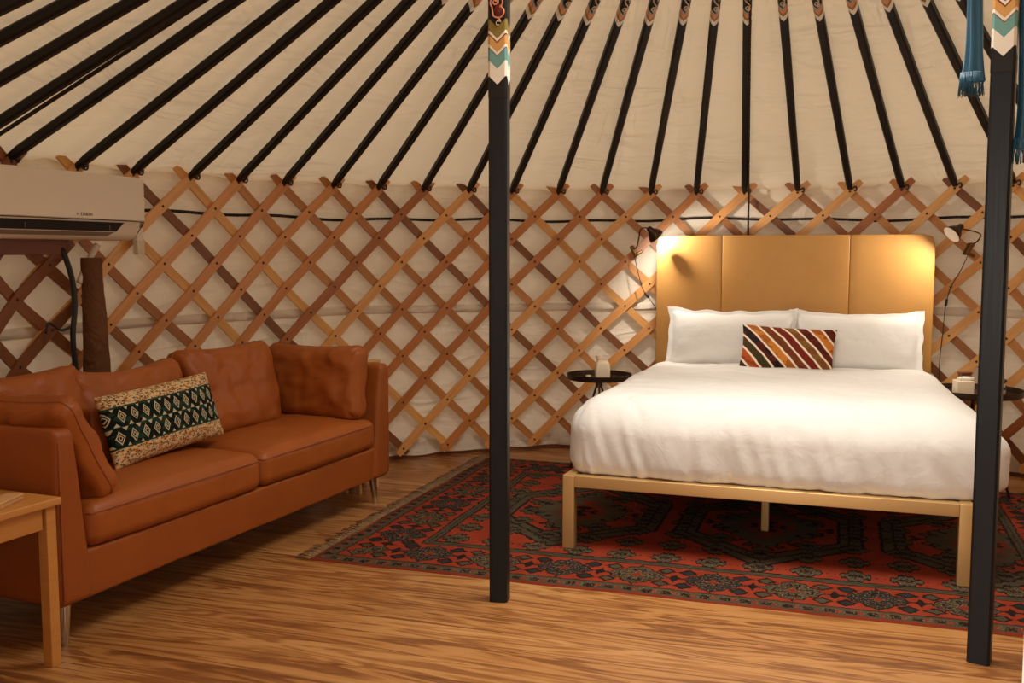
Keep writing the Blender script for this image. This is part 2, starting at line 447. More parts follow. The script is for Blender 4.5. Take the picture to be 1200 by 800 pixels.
# lattice
def slat(kt, sgn, lo, hi, front, rad, over=.36):
    """kt: head index at the top; sgn -1 runs down to the left (/), +1 down to the right"""
    s0, s1 = -.215, 5.62
    ka, kb = lo - over, hi + over
    if sgn < 0: s0, s1 = max(s0, kt - kb), min(s1, kt - ka)
    else: s0, s1 = max(s0, ka - kt), min(s1, kb - kt)
    if s1 - s0 < .45: return None
    W, T = (.0265, .0075) if front else (.024, .007)
    n = max(4, int((s1 - s0) * 5)); pts, prm = [], []
    for i in range(n + 1):
        s = s0 + (s1 - s0) * i / n
        pts.append((az(kt + sgn * s), ZT - s * (ZT - .085) / 5.5)); prm.append(s)
    mb = MB(); vs, uvs, fs = [], [], []
    for i, (a, z) in enumerate(pts):
        i0, i1 = max(i - 1, 0), min(i + 1, n)
        da, dz = (pts[i1][0] - pts[i0][0]) * R, pts[i1][1] - pts[i0][1]
        L = math.hypot(da, dz); pa, pz = -dz / L, da / L
        w = W * (.72 if i in (0, n) else 1)
        for (o, q) in ((-1, -1), (1, -1), (1, 1), (-1, 1)):
            ww = w * (1 if q < 0 else .96)
            vs.append(cyl(a + o * ww * pa / R, rad + q * T, z + o * ww * pz)); uvs.append((prm[i] * .42, (o * w) + q * T * .5))
    # blunt rounded ends
    for i in range(n):
        for j in range(4):
            p = i * 4; fs.append((p + j, p + (j + 1) % 4, p + 4 + (j + 1) % 4, p + 4 + j))
    fs += [(3, 2, 1, 0), (n * 4, n * 4 + 1, n * 4 + 2, n * 4 + 3)]
    mb.add(vs, fs, uvs)
    if front:
        m = math.ceil(s0)
        while m <= s1:
            a, z = az(kt + sgn * m), ZT - m * (ZT - .085) / 5.5
            o = Matrix.Translation(cyl(a, rad - T - .001, z)) @ Matrix.Rotation(a, 4, 'Z') @ Matrix.Rotation(-PI / 2, 4, 'Y')
            k = lathe([(.0075, 0), (.006, .003), (0, .0045)], 7); k.xf(o); mb.add(k.v, k.f, None, 1); m += .5 if False else 1
        m = math.ceil(s0 - .5) + .5
        while m <= s1:
            if m > s0:
                a, z = az(kt + sgn * m), ZT - m * (ZT - .085) / 5.5
                o = Matrix.Translation(cyl(a, rad - T - .001, z)) @ Matrix.Rotation(a, 4, 'Z') @ Matrix.Rotation(-PI / 2, 4, 'Y')
                k = lathe([(.0075, 0), (.006, .003), (0, .0045)], 7); k.xf(o); mb.add(k.v, k.f, None, 1)
            m += 1
    return mb
M_slat_dim = wood('dark and shaded lattice wood', [(0, lin(112, 62, 32)), (1, lin(150, 88, 46))], .5)  # darker wood of one panel, with shade under the air conditioner coloured in
def lattice(lo, hi, label, off, ms=None):
    t = thing('lattice_panel', label, 'lattice wall', cyl(az((lo + hi) / 2), R, 0), group=None)
    inv = Matrix.Translation(-t.location)
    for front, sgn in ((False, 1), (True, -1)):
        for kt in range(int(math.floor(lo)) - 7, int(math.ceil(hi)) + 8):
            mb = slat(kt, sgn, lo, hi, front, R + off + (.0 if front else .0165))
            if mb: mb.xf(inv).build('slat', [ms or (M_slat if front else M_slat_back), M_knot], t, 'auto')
    return t
lattice(-1.5, 13.5, 'long orange wood lattice panel running from the wall unit past the sofa to the bed', 0)
lattice(13.5, 21.4, 'orange wood lattice panel behind the right half of the headboard and the right post', -.016)
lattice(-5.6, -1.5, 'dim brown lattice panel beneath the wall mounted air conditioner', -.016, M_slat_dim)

# rafters
def rafter(k, label):
    a = AZ[k]; loc = cyl(a, R + .02, ZT + .012 - .02 * SL)
    up = math.atan(SL)
    # local frame: X along the rafter toward the crown, Z = outward normal
    rot = Matrix.Rotation(a + PI, 4, 'Z') @ Matrix.Rotation(-up, 4, 'Y')
    L = (R + .02 - RING) / math.cos(up); tip = (R + .02 - 1.644) / math.cos(up) + rnd.uniform(-.012, .012)
    H = .0215
    def seg(x0, x1, w0, w1, m=8):
        mb = MB(); vs, uvs, fs = [], [], []
        pr = [(-1, -.6), (-.6, -1), (0, -1), (.6, -1), (1, -.6), (1, .6), (.6, 1), (-.6, 1), (-1, .6)]; q = len(pr)
        for i in range(m + 1):
            x = x0 + (x1 - x0) * i / m; w = w0 + (w1 - w0) * i / m
            for (y, z) in pr:
                vs.append((x, y * w, z * w)); uvs.append((x - tip, y * .5))
        for i in range(m):
            for j in range(q): fs.append((i * q + j, i * q + (j + 1) % q, (i + 1) * q + (j + 1) % q, (i + 1) * q + j))
        fs += [tuple(range(q))[::-1], tuple(m * q + j for j in range(q))]
        return mb.add(vs, fs, uvs)
    b = seg(.028, .10, .013, .0195, 3); s = seg(.10, tip - .03, .0195, H, 10); b.add(s.v, s.f, s.uv and None)
    o = b.build('roof_rafter', M_black, None, 'auto'); o.matrix_world = Matrix.Translation(loc) @ rot.to_4x4()
    tag(o, label, 'rafter', 'black roof rafters with painted tips')
    seg(tip - .03, L, H, H + .002, 14).build('painted_end', M_chev, o, 'auto')
    # pale scroll on the underside, past the chevrons
    x0 = tip + .175; z = -H - .0025
    pth = [(x0 - .030 + .0, 0.0, z)]
    sp = [(x0 - .05 + (.003 + .0012 * i) * math.cos(i * .62), (.002 + .00085 * i) * math.sin(i * .62), z) for i in range(16)]
    sp += [(x0 - .028 + i * .006, .013 - i * .0045, z) for i in range(5)]
    sp += [(x0 + .012 + .012 * math.cos(j * .6 + 3.6), .012 * math.sin(j * .6 + 3.6), z) for j in range(9)]
    tube(sp, .0032, 5).build('scroll_motif', M_scroll_w, o)
    # leather loop that ties the foot to the lattice head
    lp = [(.052 + .014 * math.cos(t), .024 + .015 * math.sin(t) * 1.1, -.012 + .010 * math.sin(t * 2)) for t in [2 * PI * i / 14 for i in range(15)]]
    tube(lp, .0048, 6).build('tie_loop', M_knot, o)
    return o
ORD = ['', 'first', 'second', 'third', 'fourth', 'fifth', 'sixth', 'seventh', 'eighth', 'ninth', 'tenth', 'eleventh', 'twelfth', 'thirteenth', 'fourteenth', 'fifteenth']
for k in range(-6, 20):
    if k == 13: lab = 'black roof rafter above the headboard with the thin dark rope hanging along it'
    elif k > 13: lab = '%s black roof rafter to the right of the one the thin rope hangs along' % ORD[k - 13]
    elif k >= 9: lab = '%s black roof rafter to the left of the one the thin rope hangs along' % ORD[13 - k]
    elif k == 8: lab = 'black roof rafter meeting the lattice just right of the middle post'
    else: lab = '%s black roof rafter left of the middle post, counted along the lattice top' % ORD[8 - k]
    rafter(k, lab)

# ropes
mb = tube([cyl(az(k / 3), R + .036, 1.515 + .012 * math.sin(k * .9) * .5 + (.012 * math.exp(-((k / 3 - 12) / 3) ** 2)) + .006 * math.sin(k * .37)) for k in range(-16, 64)], .0085, 7)
tag(mb.build('wall_rope', M_rope), 'dark twisted rope running level around the wall behind the lattice', 'rope')
aa = (AZ[-2] + AZ[-1]) / 2
pts = [cyl(2.957 - .012 * t, R - .02 - t * 1.9, roof_z(R - .02 - t * 1.9) + .006) for t in [i / 20 for i in range(21)]]
tag(tube(pts, .0085, 7).build('roof_rope', M_rope), 'dark twisted rope stretched up the roof cloth at the upper left', 'rope')
a13 = AZ[13] - .0085
pts = [cyl(a13, r, roof_z(r) - .022) for r in (1.0, 1.4, 1.9, 2.4, 2.8, 2.97)] + [cyl(a13 - .001, 3.0, z) for z in (1.66, 1.6, 1.5, 1.38, 1.25)]
tag(tube(smooth_path(pts, 4), .0065, 7).build('hanging_rope', M_rope), 'thin dark rope hanging down beside a rafter to behind the headboard', 'rope')

# support posts
def post(x, y, yaw, label, tipz, wd=.034):
    t = thing('support_post', label, 'post', (x, y, 0), (0, 0, yaw), 'painted posts under the crown')
    ch = .22
    pr = [(-1, -1 + ch), (-1 + ch, -1), (1 - ch, -1), (1, -1 + ch), (1, 1 - ch), (1 - ch, 1), (-1 + ch, 1), (-1, 1 - ch)]
    def seg(z0, z1, w, m, base=0):
        mb = MB(); vs, uvs, fs = [], [], []
        prq = []
        for i in range(8):
            a, b = pr[i], pr[(i + 1) % 8]; prq += [a, ((a[0] + b[0]) / 2, (a[1] + b[1]) / 2)]
        def uv(p): 
            return p[0] * .5 if abs(p[1]) > .85 else p[1] * .5
        q = len(prq)
        for i in range(m + 1):
            z = z0 + (z1 - z0) * i / m
            for p in prq: vs.append((p[0] * w, p[1] * w, z))
        for i in range(m):
            for j in range(q):
                fs.append((i * q + j, i * q + (j + 1) % q, (i + 1) * q + (j + 1) % q, (i + 1) * q + j))
        fs += [tuple(range(q))[::-1], tuple(m * q + j for j in range(q))]
        mb.add(vs, fs, [(0, 0)] * len(vs))
        for fi, f in enumerate(mb.f):
            cx = sum(mb.v[i][0] for i in f) / len(f); cy = sum(mb.v[i][1] for i in f) / len(f)
            front = abs(cy) >= abs(cx)
            mb.uv[fi] = [(mb.v[i][2] - base, (mb.v[i][0] if front else mb.v[i][1]) / w * .5) for i in f]
        return mb
    seg(0, tipz - .045, wd, 20).build('shaft', M_post, t, 'auto')
    seg(tipz - .045, 2.86, wd + .001, 10, tipz).build('painted_head', M_chevp, t, 'auto')
    # cloud scroll painted above the chevrons
    s = thing_part = None
    y = -wd - .0045
    def arc(cx, cz, r0, r1, a0, a1, n=14): return [(cx + (r0 + (r1 - r0) * i / n) * math.cos(a0 + (a1 - a0) * i / n), y, cz + (r0 + (r1 - r0) * i / n) * math.sin(a0 + (a1 - a0) * i / n)) for i in range(n + 1)]
    zc = tipz + .29
    outer = arc(.002, zc, .012, .021, 2.2, -1.2, 14) + arc(.004, zc - .036, .020, .022, .9, -2.6, 12) + arc(-.006, zc - .006, .018, .020, 3.9, 1.9, 8)
    scr = tube(smooth_path(outer, 2), .0032, 5).build('scroll_motif', M_scroll, t)
    tube(smooth_path(arc(-.007, zc - .002, .003, .013, 0, 7.5, 16), 2), .003, 5).build('curl', M_scroll, scr)
    tube(smooth_path(arc(.004, zc - .078, .003, .011, 5.6, 0.5, 14) + [(.004, y, zc - .056)], 2), .0028, 5).build('tail', M_scroll_w, scr)
    tube(smooth_path([(.004, y, zc + .018), (-.004, y, zc + .03), (-.006, y, zc + .045)], 3), [.004] * 4 + [.003, .002, .001], 5).build('flame_tip', M_scroll, scr)
    lathe([(.0165, 0), (.0165, .0015)], 20).xf(Matrix.Translation((.006, -wd - .0028, zc - .032)) @ Matrix.Rotation(PI / 2, 4, 'X') @ Matrix.Scale(1.35, 4, (0, 1, 0))).build('red_fill', M_scroll_d, scr)
    return t
post(-.046, 3.67, -.19, 'black post with painted chevron head standing between sofa and bed', 1.905)
post(1.50, 3.10, -.56, 'black post with painted chevron head at the right, beside blue scarf', 1.895)

# blue scarf hung from the right post
t = thing('silk_scarf', 'shiny blue silk scarf hanging either side of the right post', 'scarf', (1.50, 3.10, 0), (0, 0, -.45))
def tail(x, zb, w, seed):
    vs, fs, nx, nz = [], [], 26, 40
    for j in range(nz + 1):
        z = zb + (2.55 - zb) * j / nz; ww = w * (1 + .55 * math.exp(-(z - zb) / .07) - .0 * z)
        for i in range(nx):
            a = 2 * PI * i / nx
            rr = 1 + .22 * math.sin(a * 5 + seed + z * 2) + .12 * noise.noise(Vector((a * 2, z * 6, seed)))
            vs.append((x + ww * rr * math.cos(a) + .006 * math.sin(z * 7 + seed), ww * .55 * rr * math.sin(a), z))
    for j in range(nz):
        for i in range(nx): fs.append((j * nx + i, j * nx + (i + 1) % nx, (j + 1) * nx + (i + 1) % nx, (j + 1) * nx + i))
    o = MB().add(vs, fs).build('tail', M_silk, t)
    fb = MB()
    for i in range(60):
        a = 2 * PI * i / 60; x0, y0 = x + w * 1.6 * math.cos(a), w * .85 * math.sin(a)
        tube([(x0, y0, zb + .03), (x0 + rnd.uniform(-.003, .003), y0, zb), (x0 + rnd.uniform(-.007, .007), y0 + rnd.uniform(-.004, .004), zb - .035 - rnd.random() * .012)], .0016, 4, fb)
    f = fb.build('fringe', M_silk, o); f['kind'] = 'stuff'
tail(-.088, 1.83, .020, 1.); tail(.062, 1.62, .020, 2.3)
tube([(.05 * math.cos(2 * PI * i / 20) * 1.25, .05 * math.sin(2 * PI * i / 20) * 1.1, 2.52 + .02 * math.sin(i)) for i in range(21)], .025, 10).build('knot_band', M_silk, t)

# ------------------------------------------------------------------ rug
RA = Vector((-.867, 4.159, 0)); ru = Vector((.9495, -.3137, 0)); RL, RW = 3.3, 2.27
def rug_material():
    m = Mat('woven tribal rug', rough=.95, spec=.1); uvv = m.vec('UV')
    u0, v0, _ = m.xyz(uvv)
    wob = m.noise(uvv, 38, 2) - .5; wob2 = m.noise(uvv, 22, 2, .5) - .5
    u = u0 + wob * .030; v = v0 + wob2 * .030
    du = u.min(u * -1 + RL); dv = v.min(v * -1 + RW); d = du.min(dv)
    isv = du.lt(dv)                      # along a short (fringed) end
    t = u * (1 - isv) + v * isv
    RED, RED2, DK, GR, TAN, NV = lin(150, 58, 34), lin(118, 42, 26), lin(34, 24, 19), lin(74, 64, 48), lin(146, 114, 78), lin(42, 40, 40)
    red = m.mix(RED, RED2, m.noise(uvv, 6, 3))
    fleck = m.noise(uvv, 120, 2).gt(.60)
    # border medallions
    per = .305
    a = (((t / per).fract()) - .5) * per; b = d - .225
    aa, bb = a.abs(), b.abs()
    rr = (aa * aa + bb * bb).sqrt()
    alt = ((t / per).floor() * .5).fract().gt(.25)
    med = aa / .122 + bb / .112 + ((aa * 66).sin() * (bb * 66).sin()) * .24
    leaf = ((aa - .108) / .034).abs() + ((bb - .080) / .034).abs()
    stem = (aa - bb * 1.2).abs().lt(.006) * rr.lt(.14) * rr.gt(.07)
    dots = ((aa - .1525).abs() / .022 + (bb / .05)).lt(1.)
    col = m.mix(red, DK, med.lt(1.2).max(leaf.lt(1.25)).max(stem).max(dots))
    col = m.mix(col, m.mix(GR, NV, alt), med.lt(1.0).max(leaf.lt(.8)))
    col = m.mix(col, DK, med.within(.50, .62).max(med.within(.78, .84)))
    col = m.mix(col, RED2, med.lt(.34))
    col = m.mix(col, TAN, fleck * med.within(.2, 1.1) * .7)
    # field: chain of big hexagons
    pu = .92
    fa = (((u - .45) / pu).fract() - .5) * pu; fb = v - RW / 2
    fa_, fb_ = fa.abs(), fb.abs()
    h = (fa_ * 1.02).max(fa_ * .62 + fb_ * .66)
    fld = m.mix(red, GR, h.within(.32, .43))
    fld = m.mix(fld, DK, h.within(.315, .33).max(h.within(.42, .435)).max(h.within(.365, .375)))
    ga = (((u * 5.2).fract()) - .5).abs(); gb = (((v * 5.2).fract()) - .5).abs()
    star = ga * 1.0 + gb * .85 + (ga * 40).sin() * .05
    fld = m.mix(fld, DK, (star.lt(.40) * star.gt(.32)).max(star.lt(.15)))
    fld = m.mix(fld, GR, star.within(.15, .32) * h.gt(.425).max(h.lt(.345)))
    core = fa_ / .25 + fb_ / .40 + ((fa_ * 60).sin() * (fb_ * 60).sin()) * .2
    fld = m.mix(fld, DK, core.lt(1.1)); fld = m.mix(fld, GR, core.lt(1.0)); fld = m.mix(fld, RED2, core.lt(.55)); fld = m.mix(fld, DK, core.lt(.25))
    fld = m.mix(fld, TAN, fleck * h.gt(.425) * star.lt(.3) * .6)
    col = m.mix(col, fld, d.gt(.41))
    # guard stripes
    col = m.mix(col, GR, d.within(.36, .41).max(d.within(.072, .085)))
    col = m.mix(col, DK, d.within(.358, .366).max(d.within(.384, .389)).max(d.within(.404, .414)).max(d.within(.085, .092)))
    blocks = ((t / .075).fract()).lt(.5)
    guard = m.mix(GR, DK, blocks * d.within(.028, .062)); guard = m.mix(guard, RED2, ((t / .075).fract()).within(.55, .75) * d.within(.03, .06))
    guard = m.mix(guard, TAN, fleck * d.within(.03, .07) * .6)
    col = m.mix(col, guard, d.lt(.072)); col = m.mix(col, RED2, d.lt(.018))
    col = m.mix(col, (.5, .45, .4), (m.noise(uvv, 9, 4) - .35).max(0.) * 1.2, 'MULTIPLY')
    m.color(col); m.bump(m.noise(uvv, 260, 2), .5, .004)
    return m
t = thing('patterned_rug', 'large red and dark patterned woven rug lying under the bed', 'rug', RA, (0, 0, math.atan2(ru.y, ru.x)))
mb = MB(); vs, uvs, fs = [], [], []; nu, nv = 110, 76
for j in range(nv + 1):
    for i in range(nu + 1):
        x, y = RL * i / nu, RW * j / nv
        e = min(x, y, RL - x, RW - y)
        z = .007 + .002 * noise.noise(Vector((x * 5, y * 5, 0))) if e > 0 else .001
        xx = x + .012 * noise.noise(Vector((y * 3, 5, 1))) * (1 - x / RL); yy = y + .010 * noise.noise(Vector((x * 2.5, 1, 1))) * (1 - y / RW)
        vs.append((xx, yy, z)); uvs.append((x, y))
for j in range(nv):
    for i in range(nu): p = j * (nu + 1) + i; fs.append((p, p + 1, p + nu + 2, p + nu + 1))
mb.add(vs, fs, uvs).build('woven_field', rug_material(), t)
M_fringe = Mat('wool fringe', rough=.95); M_fringe.color(M_fringe.mix(lin(168, 134, 96), lin(84, 60, 40), M_fringe.noise(M_fringe.vec('Object'), 26, 2)))
fb = MB()
for i in range(300):
    y = RW * i / 299 + rnd.uniform(-.002, .002); L = rnd.uniform(.045, .085); dy = rnd.uniform(-.03, .03)
    tube([(.004, y, .007), (-L * .5, y + dy * .4, .010 + rnd.random() * .006), (-L, y + dy, .003)], .0021, 4, fb)
f = fb.build('fringe', M_fringe, t); f['kind'] = 'stuff'
fb = MB()
for i in range(230):
    y = RW * i / 229 + rnd.uniform(-.002, .002); L = rnd.uniform(.045, .085); dy = rnd.uniform(-.03, .03)
    tube([(RL - .004, y, .007), (RL + L * .5, y + dy * .4, .010 + rnd.random() * .006), (RL + L, y + dy, .003)], .0021, 4, fb)
f = fb.build('fringe', M_fringe, t); f['kind'] = 'stuff'

# ------------------------------------------------------------------ bed
BO = Vector((.255, 4.325, 0)); bn = Vector((.32, .947, 0)); bu = Vector((.947, -.32, 0)); BR = math.atan2(-.32, .947)
def bed(x, y, z=0): return BO + bu * x + bn * y + Vector((0, 0, z))
BW, BL, FT = 1.60, 2.0, .335
t = thing('bed', 'gold metal bed frame with tall tan headboard against the lattice', 'bed', BO, (0, 0, BR))
for x in (0, BW):
    for y in (0, BL - .02): rbox(.052, .052, FT - .008, .004, at=(x, y, .008 + (FT - .008) / 2)).build('leg', M_gold, t, 'auto')
for y in (.55, 1.45): rbox(.035, .035, .285, .004, at=(BW / 2, y, .1505)).build('support_leg', M_gold, t, 'auto')
for y in (0, BL - .02): rbox(BW - .052, .045, .052, .003, at=(BW / 2, y, FT - .0265)).build('end_rail', M_gold, t, 'auto')
for x in (0, BW): rbox(.045, BL - .072, .052, .003, at=(x, BL / 2 - .01, FT - .0265)).build('side_rail', M_gold, t, 'auto')
rbox(.04, BL - .07, .03, .003, at=(BW / 2, BL / 2 - .01, FT - .036)).build('centre_beam', M_gold, t, 'auto')
sl = MB()
for i in range(11): rbox(BW - .06, .07, .014, .003, (1, 1, 1), 1, sl, (BW / 2, .14 + i * .17, FT - .014))
sl.build('slat_base', M_crate, t, 'auto')
# headboard: three upholstered panels in one hide
hb = bpy.data.objects.new('headboard', None); C.objects.link(hb); hb.parent = t
def hpanel(x0, x1, name):
    mb = rbox(x1 - x0, .05, .80, .006, (8, 1, 14), 3, at=((x0 + x1) / 2, 0, 0))
    def fn(x, y, z):
        if y < 0: y += .003 * max(0, 1 - (min(x - x0, x1 - x) / .012)) - .004 * noise.noise(Vector((x * 4, z * 4, 2)))
        return (x, y, z)
    return mb.deform(fn)
H0, H1 = 0.0, 1.605
def round_top(mb):
    r = .05
    def fn(x, y, z):
        for sx, ex in ((-1, H0), (1, H1)):
            dx = (x - (ex - sx * r)) * sx; dz = z - (.40 - r)
            if dx > 0 and dz > 0:
                m = max(dx, dz); l = math.hypot(dx, dz)
                if l > 1e-6: x = ex - sx * r + sx * dx * m / l; z = .40 - r + dz * m / l
        return (x, y, z)
    return mb.deform(fn)
for a, b in ((H0, .402), (.402, 1.142), (1.142, H1)):
    round_top(hpanel(a, b, '')).build('upholstered_panel', M_head, hb, True, (0, BL + .045, .62 + .395))
for x in (.12, BW - .12): rbox(.05, .03, .9, .004, at=(x, BL + .085, .46)).build('headboard_strut', M_gold, hb, 'auto')

# mattress
mb = rbox(BW - .07, BL - .07, .22, .05, (6, 6, 2), 3)
tag(mb.build('mattress', M_mattress, None, True, bed(BW / 2, BL / 2 - .02, FT + .11), (0, 0, BR)), 'thick pale mattress mostly hidden under the white duvet on the bed', 'mattress')
# duvet
def duvet():
    w, d, h = BW + .05, 1.90, .42
    mb = rbox(w, d, h, .155, (84, 64, 5), 10)
    def fn(x, y, z):
        X0 = x + w / 2; Y0 = y + d / 2; t = (z + h / 2) / h          # 0 bottom ... 1 top
        foot = max(0, 1 - Y0 / d)
        # hem drawn in at the bottom so that it sits on the rails
        pull = max(0, 1 - t / .32)
        sx = 1 if x > 0 else -1
        ex = max(0, (abs(x) - (w / 2 - .16)) / .16)
        ey = max(0, (-y - (d / 2 - .16)) / .16)
        x -= sx * .010 * pull * ex; y += .006 * pull * ey
        if x > 0: x += ex * (.03 + .10 * foot) * (1 - pull * .8)
        # sides puff out
        puff = math.sin(PI * min(1, max(0, t))) 
        x += sx * .020 * puff * ex * foot
        x += sx * .018 * puff * ex * noise.noise(Vector((Y0 * 3.5, t, 3 + sx)))
        y -= .018 * puff * ey * (1 + .8 * noise.noise(Vector((X0 * 3., 4, 1))))
        # vertical gathers near the foot hem
        if ey > .3:
            g = noise.noise(Vector((X0 * 26 + t * 3.5, t * 1.5, 7))) + .5 * noise.noise(Vector((X0 * 60 + t * 6, t * 2, 2)))
            y -= .020 * g * (1 - t) * ey
            z += .010 * noise.noise(Vector((X0 * 9, 3, 3))) * (1 - t)
        if ex > .3:
            g = noise.noise(Vector((Y0 * 22 + t * 3, t * 1.5, 9)))
            x += sx * .010 * g * (1 - t) * ex
        # gentle hills and creases on top
        if t > .6:
            z += .016 * noise.noise(Vector((X0 * 2.2, Y0 * 2.2, 1))) * (1 - ey) + .006 * noise.noise(Vector((X0 * 6 + Y0 * 2, Y0 * 7, 4)))
            z += .018 * math.exp(-((Y0 - .25) / .3) ** 2) * (1 - ex)
            c = abs(noise.noise(Vector((X0 * 3 + .7 * Y0, Y0 * 5.5, 12))))
            z -= .010 * max(0, 1 - c / .09)
        z = max(z, -.118 + .006 * noise.noise(Vector((X0 * 8, Y0 * 8, 2))))
        return (x, y, z)
    return mb.deform(fn)
tag(duvet().build('duvet', M_white, None, True, bed(BW / 2, .955 + .01, FT + .12), (0, 0, BR)), 'plump white cotton duvet spread over the whole bed', 'duvet')
# bed pillows
for (xc, wd, lab, sd, tl) in ((.48, .77, 'white flanged pillow on the left side of the bed', 3, .38), (1.19, .74, 'white flanged pillow on the right side of the bed', 8, .40)):
    mb = pillow(wd, .41, .20, 44, 30, 2.6, .5, .05, .032, .006, sd, .012)
    tag(mb.build('bed_pillow', M_white, None, True, bed(xc, 1.755, .60), (-tl, 0, BR)), lab, 'pillow', 'white bed pillows')
# striped lumbar cushion
def stripes_mat():
    m = Mat('striped kilim cloth', rough=.9, spec=.1); uvv = m.vec('UV'); u, v, _ = m.xyz(uvv)
    t = (u * .51 + v * .27 + (m.noise(uvv, 5, 1) - .5) * .02) / .0685 + .05
    i = t.floor(); f = t.fract()
    cs = [lin(40, 26, 24), lin(176, 84, 38), lin(66, 58, 34), lin(44, 30, 32), lin(200, 124, 50), lin(112, 62, 34), lin(116, 40, 28), lin(128, 92, 48), lin(84, 34, 28), lin(198, 118, 50), lin(64, 36, 28), lin(140, 104, 58)]
    base = m.ramp((i + .5) / 12., [(k / 12, c) for k, c in enumerate(cs)], 'CONSTANT')
    al = (u * .51 - v * .27)
    seg = m.noise(uvv, 6, 1).gt(.52)
    c = m.mix(base, lin(110, 42, 30), seg * .5)
    c = m.mix(c, lin(36, 26, 24), m.noise(uvv, 34, 3).gt(.63) * .5)
    c = m.mix(c, lin(236, 216, 192), f.lt(.22))
    m.color(c); m.bump(m.noise(uvv, 150, 2), .3, .003); return m
mb = pillow(.52, .285, .13, 36, 24, 2.6, .6, .05, 0, .003, 5)
o = mb.build('lumbar_cushion', stripes_mat(), None, True, bed(.815, 1.57, .628), (-.42, 0, BR)); o.rotation_euler = (Matrix.Rotation(BR, 4, 'Z') @ Matrix.Rotation(-.42, 4, 'X') @ Matrix.Rotation(.045, 4, 'Y')).to_euler()
tag(o, 'small rectangular cushion with diagonal multicoloured stripes in front of bed pillows', 'cushion')

# ------------------------------------------------------------------ bedside tables and what stands on them
def bedside(x, y, label, rr):
    t = thing('tray_table', label, 'side table', (x, y, 0), (0, 0, 0), 'round bedside tray tables'); zt = .545
    lathe([(0, zt), (rr - .004, zt), (rr, zt + .004), (rr + .004, zt + .034), (rr + .001, zt + .034), (rr - .006, zt + .006), (0, zt + .006)], 40).build('tray_top', M_dark, t, 'auto')
    lathe([(.022, zt - .05), (.022, zt - .002)], 12).build('hub', M_brass, t, 'auto')
    for k in range(3):
        a = 2 * PI * k / 3 + 3.5
        tube([(.012 * math.cos(a), .012 * math.sin(a), zt - .03), (.19 * math.cos(a), .19 * math.sin(a), .012)], .0065, 8).build('leg', M_brass, t)
    return t
bedside(.53, 6.02, 'round dark tray table beside the left edge of the bed', .195)
bedside(2.50, 5.33, 'round dark tray table to the right of the bed behind post', .235)
ZT2 = .551
t = thing('carafe', 'squat cream carafe with a small stopper on the left bedside table', 'carafe', (.545, 5.97, ZT2))
rbox(.088, .088, .112, .014, (2, 2, 2), 4, at=(0, 0, .056)).deform(lambda x, y, z: (x * (1 - .25 * max(0, (z - .09) / .02)), y * (1 - .25 * max(0, (z - .09) / .02)), z)).build('body', M_ceramic, t, True)
lathe([(.016, .108), (.014, .122), (.022, .124), (.022, .142), (.015, .146), (0, .146)], 16, at=(-.02, 0, 0)).build('stopper', M_ceramic, t, 'auto')
o = lathe([(.016, 0), (.018, .014), (.014, .018), (0, .018)], 14).build('lid_cap', M_ceramic, None, 'auto', (.465, 6.02, ZT2)); tag(o, 'tiny cream cap lying left of the carafe on the tray', 'cap')
t = thing('tissue_box', 'small cream square box on the right bedside table', 'box', (2.405, 5.27, ZT2), (0, 0, -.1))
rbox(.088, .085, .082, .006, at=(0, 0, .041)).build('carton', M_ceramic, t, 'auto')
rbox(.075, .05, .016, .004, at=(.01, .0, .089)).deform(lambda x, y, z: (x, y, z + .01 * noise.noise(Vector((x * 60, y * 30, 0))))).build('top_flap', M_mattress, t, 'auto')
o = thing('wooden_block', 'small brown wooden block behind the cream box on the bedside table', 'block', (2.47, 5.40, ZT2), (0, 0, .2))
rbox(.06, .04, .10, .004, at=(0, 0, .05)).build('body', M_board, o, 'auto'); rbox(.066, .046, .012, .003, at=(0, 0, .106)).build('cap', M_board, o, 'auto')
t = thing('beaded_bottle', 'little pale bottle wound with dark beads right of the right post', 'bottle', (2.60, 5.27, ZT2))
lathe([(0, 0), (.026, 0), (.03, .02), (.026, .07), (.013, .095), (.012, .118), (.017, .122), (.017, .128), (0, .128)], 18).build('body', M_ceramic, t, True)
bd = MB()
for i in range(26):
    a = i * .62; z = .012 + i * .0034; rr = .032 - max(0, z - .07) * .5
    lathe([(0, -.0075), (.0055, -.005), (.0075, 0), (.0055, .005), (0, .0075)], 8, bd, 0, (rr * math.cos(a), rr * math.sin(a), z))
bd.build('bead_string', M_cord, t)

